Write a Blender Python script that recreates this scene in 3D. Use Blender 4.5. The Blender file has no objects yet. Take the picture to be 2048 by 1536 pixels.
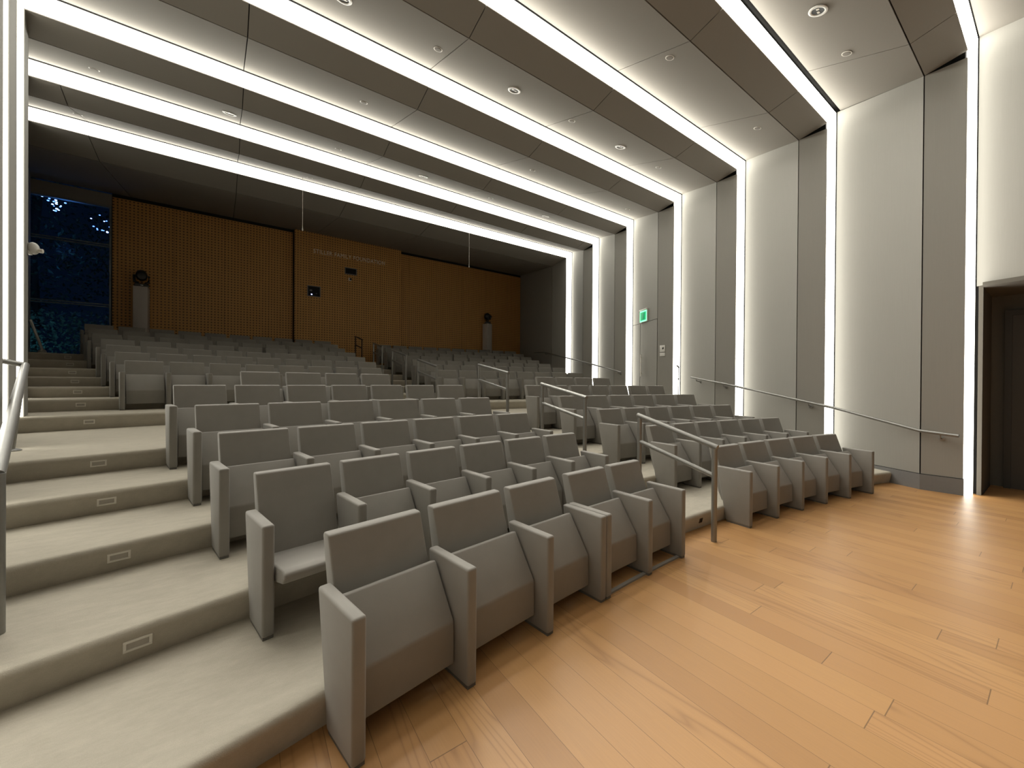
import bpy, bmesh, math, random
from math import sin, cos, pi, radians, hypot, atan2, sqrt
from mathutils import Vector, Matrix
random.seed(7)
scene = bpy.context.scene
C = scene.collection

# ------------------------------------------------------------------ helpers
def link(o, parent=None):
    C.objects.link(o)
    if parent is not None: o.parent = parent
    return o

def finish(bm, name, m, parent=None, smooth=35, bevel=0, seg=2, loc=None, rz=None):
    if bevel:
        bmesh.ops.recalc_face_normals(bm, faces=bm.faces[:])
        bm.normal_update()
        es = [e for e in bm.edges if len(e.link_faces) == 2 and e.calc_face_angle(0) > radians(20)]
        bmesh.ops.bevel(bm, geom=es, offset=bevel, segments=seg, profile=.5, affect='EDGES', clamp_overlap=True)
    bmesh.ops.recalc_face_normals(bm, faces=bm.faces[:])
    me = bpy.data.meshes.new(name); bm.to_mesh(me); bm.free()
    if smooth:
        for f in me.polygons: f.use_smooth = True
        me.set_sharp_from_angle(angle=radians(smooth))
    for mm in (m if isinstance(m, (list, tuple)) else [m]): me.materials.append(mm)
    o = bpy.data.objects.new(name, me)
    if loc is not None: o.location = loc
    if rz is not None: o.rotation_euler = (0, 0, rz)
    return link(o, parent)

def hexa(bm, pts, mi=0):
    """eight points: bottom ring of four, top ring of four"""
    v = [bm.verts.new(p) for p in pts]
    for q in ((0,3,2,1), (4,5,6,7), (0,1,5,4), (1,2,6,5), (2,3,7,6), (3,0,4,7)):
        f = bm.faces.new([v[i] for i in q]); f.material_index = mi
    return v

def box(bm, x0, x1, y0, y1, z0, z1, mi=0):
    return hexa(bm, [(x0,y0,z0),(x1,y0,z0),(x1,y1,z0),(x0,y1,z0),(x0,y0,z1),(x1,y0,z1),(x1,y1,z1),(x0,y1,z1)], mi)

def slab(bm, quad, off, mi=0):
    """a quad given thickness along vector off"""
    o = Vector(off); q = [Vector(p) for p in quad]
    return hexa(bm, q + [p + o for p in q], mi)

def prism(bm, prof, x0, x1, mi=0):
    """profile of (y,z) points extruded from x0 to x1"""
    a = [bm.verts.new((x0, y, z)) for y, z in prof]; b = [bm.verts.new((x1, y, z)) for y, z in prof]
    n = len(prof)
    bm.faces.new(a).material_index = mi; bm.faces.new(b[::-1]).material_index = mi
    for i in range(n):
        bm.faces.new((a[i], b[i], b[(i+1) % n], a[(i+1) % n])).material_index = mi

def tube(bm, pts, r, n=14, mi=0):
    pts = [Vector(p) for p in pts]; rings = []
    for i, p in enumerate(pts):
        d0 = (p - pts[i-1]).normalized() if i else None
        d1 = (pts[i+1] - p).normalized() if i < len(pts)-1 else None
        d = (d0 + d1).normalized() if d0 and d1 else (d0 or d1)
        k = 1.0 / max(.35, d.dot(d1 or d0))
        ref = Vector((0,0,1)) if abs(d.z) < .9 else Vector((1,0,0))
        u = d.cross(ref).normalized(); w = u.cross(d).normalized()
        ring = []
        for j in range(n):
            a = 2*pi*j/n
            v = u*cos(a)*r + w*sin(a)*r
            if d0 and d1:          # stretch in the plane of the bend so the mitre keeps the tube round
                ax = (d1 - d0)
                if ax.length > 1e-6:
                    ax.normalize(); v += ax*v.dot(ax)*(k-1)
            ring.append(bm.verts.new(p + v))
        rings.append(ring)
    for a, b in zip(rings, rings[1:]):
        for j in range(n):
            bm.faces.new((a[j], a[(j+1) % n], b[(j+1) % n], b[j])).material_index = mi
    bm.faces.new(rings[0][::-1]).material_index = mi; bm.faces.new(rings[-1]).material_index = mi

def lathe(bm, prof, n=28, mat=None, mi=0, cap=True):
    """profile (r,z) spun about z; cap=False closes the section into a ring"""
    M = mat or Matrix(); rings = []
    for r, z in prof:
        rings.append([bm.verts.new(M @ Vector((r*cos(2*pi*j/n), r*sin(2*pi*j/n), z))) for j in range(n)])
    for a, b in zip(rings, rings[1:]):
        for j in range(n): bm.faces.new((a[j], a[(j+1) % n], b[(j+1) % n], b[j])).material_index = mi
    if cap:
        bm.faces.new(rings[0][::-1]).material_index = mi; bm.faces.new(rings[-1]).material_index = mi
    else:
        a, b = rings[-1], rings[0]
        for j in range(n): bm.faces.new((a[j], a[(j+1) % n], b[(j+1) % n], b[j])).material_index = mi

def tag(o, label, cat, group=None, kind=None):
    o['label'] = label; o['category'] = cat
    if group: o['group'] = group
    if kind: o['kind'] = kind
    return o

def struct(o, label=None, cat=None):
    o['kind'] = 'structure'
    if label: o['label'] = label
    if cat: o['category'] = cat
    return o

def empty(name, loc, rz=0, M=None):
    o = bpy.data.objects.new(name, None); o.empty_display_size = .1
    if M is not None: o.matrix_world = M
    else:
        o.location = loc; o.rotation_euler = (0, 0, rz)
    return link(o)

# ------------------------------------------------------------------ materials
class NT:
    def __init__(s, name):
        s.m = bpy.data.materials.new(name); s.m.use_nodes = True; s.t = s.m.node_tree; s.n = s.t.nodes
        s.b = s.n['Principled BSDF']
    def node(s, typ, **kw):
        n = s.n.new(typ)
        for k, v in kw.items(): setattr(n, k, v)
        return n
    def link(s, a, b): s.t.links.new(a, b)
    def math(s, op, a, b=None, c=None):
        n = s.n.new('ShaderNodeMath'); n.operation = op
        for i, v in enumerate((a, b, c)):
            if v is None: continue
            if isinstance(v, (int, float)): n.inputs[i].default_value = v
            else: s.link(v, n.inputs[i])
        return n.outputs[0]
    def mix(s, fac, a, b):
        n = s.n.new('ShaderNodeMix'); n.data_type = 'RGBA'
        for i, v in ((0, fac), (6, a), (7, b)):
            if isinstance(v, (int, float)): n.inputs[i].default_value = v
            elif isinstance(v, tuple): n.inputs[i].default_value = v
            else: s.link(v, n.inputs[i])
        return n.outputs[2]
    def coord(s): return s.node('ShaderNodeTexCoord').outputs['Object']
    def geo(s): return s.node('ShaderNodeNewGeometry').outputs['Position']
    def noise(s, vec, scale, detail=3, rough=.55):
        n = s.node('ShaderNodeTexNoise'); n.inputs['Scale'].default_value = scale
        n.inputs['Detail'].default_value = detail; n.inputs['Roughness'].default_value = rough
        s.link(vec, n.inputs['Vector']); return n.outputs['Fac']
    def scale(s, vec, sc):
        n = s.node('ShaderNodeMapping'); n.inputs['Scale'].default_value = sc; s.link(vec, n.inputs['Vector']); return n.outputs[0]
    def bump(s, h, strength, dist=.01):
        n = s.node('ShaderNodeBump'); n.inputs['Strength'].default_value = strength; n.inputs['Distance'].default_value = dist
        s.link(h, n.inputs['Height']); s.link(n.outputs[0], s.b.inputs['Normal'])

def col(c): return (c[0], c[1], c[2], 1)

def simple(name, c, rough=.5, metal=0, var=.06, nscale=30, bump=0, spec=.5):
    t = NT(name); v = t.geo(); f = t.noise(v, nscale)
    lo = tuple(x*(1-var) for x in c); hi = tuple(min(1, x*(1+var)) for x in c)
    t.link(t.mix(f, col(lo), col(hi)), t.b.inputs['Base Color'])
    t.b.inputs['Roughness'].default_value = rough; t.b.inputs['Metallic'].default_value = metal
    t.b.inputs['Specular IOR Level'].default_value = spec
    if bump: t.bump(f, bump)
    return t.m

def emit(name, c, strength, base=(0,0,0)):
    t = NT(name); t.b.inputs['Base Color'].default_value = col(base)
    t.b.inputs['Emission Color'].default_value = col(c); t.b.inputs['Emission Strength'].default_value = strength
    t.b.inputs['Roughness'].default_value = .6
    return t.m

STRIP = 10.5
M_strip = emit('light_diffuser', (1.0, .975, .875), STRIP, (.8,.8,.75))
M_strip_wall = emit('wall_light_diffuser', (1.0, .975, .875), 6.2, (.8,.8,.75))

def mat_fabric():
    t = NT('seat_fabric'); v = t.geo()
    f = t.noise(v, 9, 2); g = t.noise(v, 420, 2, .7)
    c = t.mix(f, (.245,.231,.208,1), (.285,.27,.245,1))
    c = t.mix(t.math('MULTIPLY', g, .35), c, (.15,.14,.126,1))
    t.link(c, t.b.inputs['Base Color']); t.b.inputs['Roughness'].default_value = .62
    t.b.inputs['Specular IOR Level'].default_value = .35
    t.b.inputs['Sheen Weight'].default_value = .25; t.b.inputs['Sheen Roughness'].default_value = .4
    t.bump(g, .12, .002); return t.m
M_seat = mat_fabric()

def mat_carpet():
    t = NT('carpet'); v = t.geo()
    f = t.noise(v, 240, 3, .75); g = t.noise(t.scale(v, (2.2, 5.5, 3)), 2.6, 6, .78)
    c = t.mix(g, (.38,.35,.29,1), (.64,.595,.50,1))
    c = t.mix(t.math('MULTIPLY', f, .45), c, (.32,.29,.24,1))
    t.link(c, t.b.inputs['Base Color']); t.b.inputs['Roughness'].default_value = 1
    t.b.inputs['Specular IOR Level'].default_value = .05
    t.bump(f, .5, .006); return t.m
M_carpet = mat_carpet()

def mat_panel(name, c):
    t = NT(name); v = t.geo()
    f = t.noise(v, 330, 2, .7); w = t.noise(t.scale(v, (60, 60, 1.2)), 2.5, 2)
    k = t.math('ADD', t.math('MULTIPLY', f, .5), t.math('MULTIPLY', w, .5))
    t.link(t.mix(k, col([x*.9 for x in c]), col([min(1, x*1.08) for x in c])), t.b.inputs['Base Color'])
    t.b.inputs['Roughness'].default_value = .9; t.b.inputs['Specular IOR Level'].default_value = .15
    t.bump(f, .1, .002); return t.m
M_panel = mat_panel('wall_fabric', (.30,.29,.266))
M_ceil = mat_panel('ceiling_fabric', (.255,.238,.214))
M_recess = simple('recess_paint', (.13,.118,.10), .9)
M_gap = simple('dark_gap', (.012,.011,.01), .9)
M_shell = simple('shell_paint', (.25,.235,.21), .9)
M_base = simple('baseboard_paint', (.17,.168,.165), .6)
M_steel = simple('brushed_steel', (.27,.265,.25), .4, .7, .08, 60)
M_chrome = simple('polished_steel', (.8,.8,.78), .18, 1.0, .02)
M_bronze = simple('dark_bronze', (.06,.035,.02), .5, .5)
M_ddark = simple('low_bounce_wall', (.03,.028,.026), .95)  # unseen stage wall, darkened to cut light bounced onto the risers
M_white = simple('white_paint', (.72,.71,.68), .5)
M_black = simple('black_plastic', (.012,.012,.013), .35)
M_darkmetal = simple('dark_bracket', (.05,.05,.05), .5, .5)
M_foot = simple('seat_foot', (.13,.125,.115), .6)
M_plinth = simple('plinth_paint', (.50,.46,.43), .6)
M_lens = simple('step_lens', (.42,.39,.34), .5)
M_door = mat_panel('door_fabric', (.30,.29,.266))
M_letter = simple('lettering_metal', (.88,.78,.66), .5, .1)
M_rim = simple('pale_rim', (.74,.71,.64), .45)
M_void = simple('black_void', (.004,.004,.005), .8)
M_handle = simple('white_handle', (.8,.79,.75), .4)

def mat_planks():
    t = NT('oak_planks'); v = t.geo(); s = t.node('ShaderNodeSeparateXYZ'); t.link(v, s.inputs[0])
    W, Lp = .173, 2.1
    u = t.math('DIVIDE', t.math('ADD', s.outputs[0], 20-.055), W)
    row = t.math('FLOOR', u); fu = t.math('FRACT', u)
    wn = t.node('ShaderNodeTexWhiteNoise'); wn.noise_dimensions = '1D'; t.link(row, wn.inputs['W'])
    q = t.math('DIVIDE', t.math('ADD', s.outputs[1], t.math('ADD', t.math('MULTIPLY', wn.outputs['Value'], 57.31), 130)), Lp)
    pl = t.math('FLOOR', q); fq = t.math('FRACT', q)
    cmb = t.node('ShaderNodeCombineXYZ'); t.link(row, cmb.inputs[0]); t.link(pl, cmb.inputs[1])
    w2 = t.node('ShaderNodeTexWhiteNoise'); w2.noise_dimensions = '3D'; t.link(cmb.outputs[0], w2.inputs['Vector'])
    r = t.node('ShaderNodeSeparateColor'); t.link(w2.outputs['Color'], r.inputs[0])
    c = t.mix(r.outputs[0], (.395,.208,.076,1), (.535,.30,.118,1))
    c = t.mix(t.math('MULTIPLY', r.outputs[1], .35), c, (.47,.245,.105,1))
    # grain, shifted for each plank
    off = t.node('ShaderNodeVectorMath'); off.operation = 'MULTIPLY_ADD'
    t.link(w2.outputs['Color'], off.inputs[0]); off.inputs[1].default_value = (7, 31, 5); t.link(v, off.inputs[2])
    fine = t.noise(t.scale(off.outputs[0], (85, 3.2, 1)), 1.6, 4, .65)
    low = t.noise(t.scale(off.outputs[0], (5.5, .42, 1)), 1.0, 1, .4)
    fr = t.math('FRACT', t.math('MULTIPLY', low, 13))
    ln = t.math('SUBTRACT', 1, t.math('ABSOLUTE', t.math('SUBTRACT', t.math('MULTIPLY', fr, 2), 1)))
    gm = t.math('MULTIPLY', t.math('GREATER_THAN', r.outputs[2], .5), .5)
    ringf = t.math('MULTIPLY', t.math('MULTIPLY', t.math('POWER', ln, 4), gm), t.math('ADD', .3, fine))
    c = t.mix(t.math('MULTIPLY', t.math('SUBTRACT', 1, fine), .42), c, (.27,.135,.052,1))
    c = t.mix(ringf, c, (.19,.082,.03,1))
    e1 = t.math('MINIMUM', fu, t.math('SUBTRACT', 1, fu)); e2 = t.math('MINIMUM', fq, t.math('SUBTRACT', 1, fq))
    gap = t.math('MAXIMUM', t.math('LESS_THAN', e1, .007), t.math('LESS_THAN', e2, .0011))
    c = t.mix(t.math('MULTIPLY', gap, .7), c, (.10,.05,.02,1))
    t.link(c, t.b.inputs['Base Color'])
    rg = t.math('ADD', t.math('MULTIPLY', fine, .22), .28); t.link(rg, t.b.inputs['Roughness'])
    t.b.inputs['Specular IOR Level'].default_value = .45
    h = t.math('SUBTRACT', t.math('MULTIPLY', fine, .25), gap)
    t.bump(h, .25, .003); return t.m
M_planks = mat_planks()

def mat_perf(name, c0, c1):
    t = NT(name); v = t.geo(); s = t.node('ShaderNodeSeparateXYZ'); t.link(v, s.inputs[0])
    P = .085
    a = t.math('SUBTRACT', t.math('FRACT', t.math('DIVIDE', t.math('ADD', s.outputs[0], 50), P)), .5)
    b = t.math('SUBTRACT', t.math('FRACT', t.math('DIVIDE', s.outputs[2], P)), .5)
    d = t.math('SQRT', t.math('ADD', t.math('MULTIPLY', a, a), t.math('MULTIPLY', b, b)))
    hole = t.math('LESS_THAN', d, .24)
    g = t.noise(t.scale(v, (1.1, 1, .12)), 14, 3)
    seam = t.math('LESS_THAN', t.math('ABSOLUTE', t.math('SUBTRACT', t.math('FRACT', t.math('DIVIDE', t.math('ADD', s.outputs[0], 50), 1.22)), .5)), .003)
    c = t.mix(g, col(c0), col(c1))
    c = t.mix(t.math('MULTIPLY', t.math('MAXIMUM', hole, seam), .82), c, (.02,.009,.003,1))
    t.link(c, t.b.inputs['Base Color']); t.b.inputs['Roughness'].default_value = .6
    return t.m
M_perf = mat_perf('perforated_wood', (.46,.235,.065), (.60,.32,.10))

def mat_glass():
    t = NT('night_glass'); out = t.n['Material Output']
    g = t.node('ShaderNodeBsdfGlossy'); g.inputs['Roughness'].default_value = .02; g.inputs['Color'].default_value = (.8,.85,.9,1)
    tr = t.node('ShaderNodeBsdfTransparent'); tr.inputs['Color'].default_value = (.75,.85,.9,1)
    fr = t.node('ShaderNodeFresnel'); fr.inputs['IOR'].default_value = 1.5
    mx = t.node('ShaderNodeMixShader'); t.link(fr.outputs[0], mx.inputs[0]); t.link(tr.outputs[0], mx.inputs[1]); t.link(g.outputs[0], mx.inputs[2])
    t.link(mx.outputs[0], out.inputs['Surface']); return t.m
M_glass = mat_glass()

# ------------------------------------------------------------------ hall dimensions
XR0, MR = 8.702, .160        # wall beside the handrails: x = XR0 + MR*y (outer plane)
XL0, ML = -.6035, -.262       # wall beside the step lights
ZC, SI, SY, SSR, SSL, FR = 6.71, .245, .073, .362, .262, .705
YS = [11.071, 9.427, 7.756, 5.962, 4.227, 2.503, .781, -.93, -2.64]
NB = 8                        # light bands; the last fold over the stage carries none
YB, YF = 15.5, -6.06
ZB = 6.90
SIL = {11.071: .14, 9.427: .205, 5.962: .228}            # how far each band stands in from the window-side wall
SSB = {11.071: .19, 9.427: .261, 7.756: .253, 5.962: .278}
def sil(y): return SIL.get(y, SI)
def ssl(y): return SSB.get(y, SSL)
def xr(y): return XR0 + MR*y
def xl(y): return XL0 + ML*y
CX, CY = 3.893, -15.546
R1, DR, DZ = 17.548, .8727, .18
ROWR = {k: R1 + (k-1)*DR for k in range(1, 7)}
ROWR.update({k: 24.87 + .9*(k-7) for k in range(7, 14)})
ROWZ = {1:0, 2:.18, 3:.36, 4:.54, 5:.72, 6:.90, 7:1.105, 8:1.293, 9:1.471, 10:1.649, 11:1.831, 12:2.02, 13:2.205}
RISER = {k: ROWR[k] + .30 for k in (1,2,3,4,5)}
RISER[6] = 24.08
RISER.update({k: ROWR[k] + .30 for k in range(7, 13)})
def pol(r, a, z=0): return Vector((CX + r*sin(a), CY + r*cos(a), z))
def ang_at(r, x0, m, off):
    """angle where the circle of radius r meets the wall line x = x0 + m*y + off"""
    lo, hi = (-.9, 0.) if x0 < 0 else (0., .9)
    for _ in range(60):
        a = (lo+hi)/2; p = pol(r, a); d = p.x - (x0 + m*p.y + off)
        if x0 < 0:
            if d < 0: lo = a
            else: hi = a
        else:
            if d > 0: hi = a
            else: lo = a
    return (lo+hi)/2

# ------------------------------------------------------------------ floors
bm = bmesh.new()
N = 60; r = RISER[1] + .05
aL, aR = ang_at(r, XL0, ML, -.12), ang_at(r, XR0, MR, .12)
arc = [pol(r, aL + (aR-aL)*i/N) for i in range(N+1)]
rec = []
loop = [Vector((xl(YF)-.12, YF, 0))] + [Vector((xr(YF)+1.5, YF, 0)), Vector((xr(.7)+1.5, .7, 0)), Vector((xr(.7)+.12, .7, 0))] + arc[::-1]
top = [bm.verts.new(p) for p in loop]; bot = [bm.verts.new(p - Vector((0,0,.12))) for p in loop]
bm.faces.new(top); bm.faces.new(bot[::-1])
for i in range(len(loop)): j = (i+1) % len(loop); bm.faces.new((top[i], bot[i], bot[j], top[j]))
struct(finish(bm, 'floor', M_planks, smooth=0), 'oak plank stage floor in front of the seats', 'floor')

# carpeted tiers: one continuous carpet over every step
prof = [(RISER[1]+.018, -.02)]
ks = sorted(RISER)
for k in ks:
    r0, z0, z1 = RISER[k], ROWZ[k], ROWZ[k+1]
    prof += [(r0+.018, z0)]
    prof += [(r0-.014, z1-.038)]
    for j in range(1, 5):
        a = pi/2*j/5
        prof.append((r0-.014 + .032*(1-cos(a)), z1-.038 + .038*sin(a)))
    prof.append((r0+.018+.01, z1))
prof.append((32.9, ROWZ[13]))
bm = bmesh.new(); N = 72; rows = []
for r, z in prof:
    aL, aR = ang_at(r, XL0, ML, -.06), ang_at(r, XR0, MR, .06)
    ring = []
    for i in range(N+1):
        p = pol(r, aL + (aR-aL)*i/N, z)
        if p.y > YB+.05: p.y = YB+.05
        ring.append(bm.verts.new(p))
    rows.append(ring)
for a, b in zip(rows, rows[1:]):
    for i in range(N):
        try: bm.faces.new((a[i], a[i+1], b[i+1], b[i]))
        except ValueError: pass
bmesh.ops.remove_doubles(bm, verts=bm.verts[:], dist=1e-5)
struct(finish(bm, 'floor_carpet', M_carpet, smooth=50), 'pale grey carpet running over all the curved steps', 'carpeted steps')

# ------------------------------------------------------------------ walls and ceiling
def prof_y(side):
    """the folded section along the hall: list of bays (y_far, y_seam, y_near, t_near_inner)"""
    bays = []
    for i in range(len(YS)-1):
        y0, y1 = YS[i], YS[i+1]
        bays.append((y0, 0., y0-FR*(y0-y1), SSR if side == 'R' else ssl(y0), y1+SY, SI if side == 'R' else sil(y1)))
    return bays
def wp(side, y, t, z):
    return Vector((xr(y)-t, y, z)) if side == 'R' else Vector((xl(y)+t, y, z))

G = .007
def wall(side):
    sgn = 1 if side == 'R' else -1
    name = 'wall_right' if side == 'R' else 'wall_left'
    X = xr if side == 'R' else xl
    bm = bmesh.new()
    def back(y0, y1, z0, z1):
        slab(bm, [(X(y0)+sgn*.06, y0, z0), (X(y1)+sgn*.06, y1, z0), (X(y1)+sgn*.06, y1, z1), (X(y0)+sgn*.06, y0, z1)], (sgn*.1, 0, 0))
    if side == 'R':
        back(YB, .765, -.1, 7.7); back(.765, -1.6, 3.06, 7.2); back(-1.6, YF, -.1, 7.2)
    else: back(YB, YF, -.1, 7.2)
    root = struct(finish(bm, name, M_gap, smooth=0), 'pale folded fabric panels between the upright light bands', 'wall')
    off = (sgn*.03, 0, 0)
    def panel(y0, t0, y1, t1, z0, ztop, nm='wall_panel', m=M_panel, dz1=0):
        b = bmesh.new()
        ya, yb = y0-G, y1+G
        slab(b, [wp(side, ya, t0, z0), wp(side, yb, t1, z0), wp(side, yb, t1, ztop-t1-dz1), wp(side, ya, t0, ztop-t0)], off)
        return finish(b, nm, m, root, smooth=0)
    for y0, t0, ysm, ts, y1, t1 in prof_y(side):
        zc = ZC
        def zl(y):
            d = hypot(max(0, abs(y)) , 0); return -.05
        if side == 'R' and y0 < .9 and y0 > -1:
            panel(y0, t0, ysm, ts, 3.06, zc); panel(ysm, ts, y1, t1, 3.06, zc)
        elif side == 'R' and abs(y0-7.756) < .01:
            # the bay with the flush door
            f = lambda y: t0 + (ts-t0)*(y0-y)/(y0-ysm)
            zd, yd0, yd1 = 3.40, 7.345, 6.50
            b = bmesh.new()
            zc_ = ZC
            slab(b, [wp(side, y0-G, t0, zd+.006), wp(side, ysm+G, ts, zd+.006), wp(side, ysm+G, ts, zc-ts), wp(side, y0-G, t0, zc-t0)], off)
            finish(b, 'wall_panel', M_panel, root, smooth=0)
            b = bmesh.new()
            slab(b, [wp(side, y0-G, t0, .6), wp(side, yd0+.007, f(yd0), .6), wp(side, yd0+.007, f(yd0), zd-.006), wp(side, y0-G, t0, zd-.006)], off)
            finish(b, 'wall_panel', M_panel, root, smooth=0)
            b = bmesh.new()
            slab(b, [wp(side, yd0-.007, f(yd0), .905), wp(side, ysm+.012, ts, .905), wp(side, ysm+.012, ts, zd-.006), wp(side, yd0-.007, f(yd0), zd-.006)], off)
            d = struct(finish(b, 'door_1', M_door, smooth=0), 'flush fabric door in the wall under the green sign', 'door')
            b = bmesh.new(); yh = 7.235
            p0, p1 = wp(side, yh, f(yh)+.055, 1.80), wp(side, yh, f(yh)+.055, 2.46)
            tube(b, [p0, p1], .022, 12)
            for z in (1.9, 2.36):
                tube(b, [wp(side, yh, f(yh)+.055, z), wp(side, yh, f(yh)-.005, z)], .012, 8)
            h = finish(b, 'door_handle', M_handle, d); h['label'] = 'long white upright pull handle'
            panel(ysm, ts, y1, t1, .6, zc, dz1=.10)
        else:
            panel(y0, t0, ysm, ts, -.02, zc)
            panel(ysm, ts, y1, t1, -.02, zc, dz1=.10 if side == 'R' else 0)
    b = bmesh.new(); y0 = YS[-1]
    slab(b, [wp(side, y0-.02, SI, 0), wp(side, YF, SI, 0), wp(side, YF, SI, ZC-SI), wp(side, y0-.02, SI, ZC-SI)], off); finish(b, 'wall_panel', M_panel, root, smooth=0)
    # beyond the last light band: plain dark end panels
    ss = SSR if side == 'R' else .03
    y0 = YS[0]
    panel(12.0, ss, y0+SY, SI if side == 'R' else sil(y0), 1.2, ZC)
    b = bmesh.new()
    slab(b, [wp(side, YB, 0, 1.2), wp(side, 12.01, ss, 1.2), wp(side, 12.01, ss, ZC-ss), wp(side, YB, 0, ZB)], off)
    finish(b, 'wall_panel', M_panel, root, smooth=0)
    return root
WR = wall('R'); WL = wall('L')

# ceiling: dark backing with folded panels, jointed along the hall
bm = bmesh.new()
slab(bm, [(xl(YB)-.3, YB+.2, 7.0), (xr(YB)+.3, YB+.2, 7.0), (xr(12)+.3, 11.5, 6.80), (xl(12)-.3, 11.5, 6.80)], (0,0,.1))
slab(bm, [(xl(12)-.3, 11.5, 6.80), (xr(12)+.3, 11.5, 6.80), (xr(YF)+.3, YF-.2, 6.80), (xl(YF)-.3, YF-.2, 6.80)], (0,0,.1))
CE = struct(finish(bm, 'ceiling', M_gap, smooth=0), 'grey folded ceiling panels between the light bands', 'ceiling')
def jx(n, y): return 2.44*n + .02 - .04*(y-6) + .004*n*(6-y)
def ceil_panel(y0, z0, y1, z1, tl0, tl1, tr0, tr1, gap0=G):
    """one folded band, split at the joints"""
    ya, yb = y0-gap0, y1+G
    L0, L1, R0_, R1_ = xl(ya)+tl0, xl(yb)+tl1, xr(ya)-tr0, xr(yb)-tr1
    js = [n for n in range(-3, 6) if jx(n, y0) > max(L0, L1)+.15 and jx(n, y0) < min(R0_, R1_)-.15]
    ed = [(L0, L1)] + [(jx(n, ya), jx(n, yb)) for n in js] + [(R0_, R1_)]
    for i in range(len(ed)-1):
        g = .006
        a0, a1 = ed[i][0] + (g if i else 0), ed[i][1] + (g if i else 0)
        b0, b1 = ed[i+1][0] - (g if i < len(ed)-2 else 0), ed[i+1][1] - (g if i < len(ed)-2 else 0)
        b = bmesh.new()
        slab(b, [(a0, ya, z0), (b0, ya, z0), (b1, yb, z1), (a1, yb, z1)], (0, 0, .03))
        finish(b, 'ceiling_panel', M_ceil, CE, smooth=0)
for i in range(len(YS)-1):
    y0, y1 = YS[i], YS[i+1]; ym = y0-FR*(y0-y1)
    ceil_panel(y0, ZC, ym, ZC-SSR, 0, ssl(y0), 0, SSR, gap0=.055 if abs(y0-2.503) < .01 else G)
    ceil_panel(ym, ZC-SSR, y1+SY, ZC-SI, ssl(y0), sil(y1), SSR, SI)
ceil_panel(12.0, ZC-SSR, YS[0]+SY, ZC-SI, .03, sil(YS[0]), SSR, SI)
ceil_panel(YS[-1], ZC-SI+.1, YF, ZC-SI, 0, 0, 0, 0)
ceil_panel(YB, ZB, 12.02, ZC-SSR, 0, .03, 0, SSR)

# wall behind the stage (closes the hall behind the camera)
bm = bmesh.new(); box(bm, xl(YF)-.2, xr(YF)+1.7, YF-.12, YF, -.1, 7.0)
struct(finish(bm, 'wall_front', M_ddark, smooth=0), 'plain stage wall', 'wall')

# wooden wall at the back, with the window at its end
bm = bmesh.new(); box(bm, -3.16, xr(YB)+.3, YB+.03, YB+.15, 1.9, 7.2); box(bm, xl(YB)-.3, -3.16, YB+.03, YB+.15, 1.9, 2.22)
BW = struct(finish(bm, 'wall_back', M_gap, smooth=0), 'wall of perforated brown wood panels at the back', 'wall')
for x0, x1, y, zt in ((-3.14, 1.33, YB-.02, 6.80), (1.37, 5.10, YB-.24, 6.885), (5.14, 11.2, YB-.02, 6.80)):
    b = bmesh.new(); box(b, x0, x1, y, YB+.03, 2.18, zt); finish(b, 'wood_panel', M_perf, BW, smooth=0)

b = bmesh.new(); box(b, xl(YB)-.3, -3.16, YB+.0, YB+.15, 6.50, 6.87); finish(b, 'window_header', M_shell, BW, smooth=0)
# window_1
wx0, wx1, wz0, wz1 = xl(YB)-.2, -3.2, 2.22, 6.52
bm = bmesh.new()
box(bm, wx1, wx1+.04, YB-.04, YB+.1, wz0, wz1); box(bm, wx0, wx1, YB-.01, YB+.1, wz1-.04, wz1)
for z in (5.40, 3.70):
    box(bm, wx0, wx1, YB+.02, YB+.08, z-.045, z-.015); box(bm, wx0, wx1, YB+.02, YB+.08, z+.015, z+.045)
M_mull = simple('window_frame_metal', (.22,.25,.26), .4, .4)
WN = struct(finish(bm, 'window_1', M_mull, smooth=0), 'tall dark window beside the wood wall', 'window')
b = bmesh.new(); box(b, wx0, wx1, YB+.045, YB+.055, wz0, wz1); finish(b, 'window_pane', M_glass, WN, smooth=0)

# dark doorway recess at the front end of the handrail wall
RX0 = xr(.6)+.0
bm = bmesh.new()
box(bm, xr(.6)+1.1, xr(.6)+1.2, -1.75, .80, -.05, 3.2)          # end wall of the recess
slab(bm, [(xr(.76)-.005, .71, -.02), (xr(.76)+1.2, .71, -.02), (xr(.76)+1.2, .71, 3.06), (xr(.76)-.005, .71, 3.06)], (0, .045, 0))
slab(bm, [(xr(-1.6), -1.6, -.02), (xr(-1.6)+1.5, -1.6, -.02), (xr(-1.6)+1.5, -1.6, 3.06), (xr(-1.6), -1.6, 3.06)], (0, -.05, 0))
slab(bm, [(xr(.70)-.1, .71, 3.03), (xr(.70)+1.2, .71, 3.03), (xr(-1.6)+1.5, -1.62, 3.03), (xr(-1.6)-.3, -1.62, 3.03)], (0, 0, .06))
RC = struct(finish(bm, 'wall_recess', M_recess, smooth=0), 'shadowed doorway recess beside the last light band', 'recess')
bm = bmesh.new()
DX = xr(.6)+1.02
box(bm, DX, DX+.07, -1.45, .50, 0, 2.70)
M_ddoor = simple('dark_door', (.055,.047,.038), .6); M_dframe = simple('dark_frame', (.04,.036,.03), .6)
D2 = struct(finish(bm, 'door_2', M_ddoor, smooth=0), 'dark door at the end of the recess', 'door')
b = bmesh.new(); box(b, DX-.03, DX+.08, .50, .57, 0, 2.70); box(b, DX-.03, DX+.08, -1.52, -1.45, 0, 2.70); box(b, DX-.03, DX+.08, -1.52, .57, 2.70, 2.78)
finish(b, 'door_frame', M_dframe, D2, smooth=0)
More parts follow.
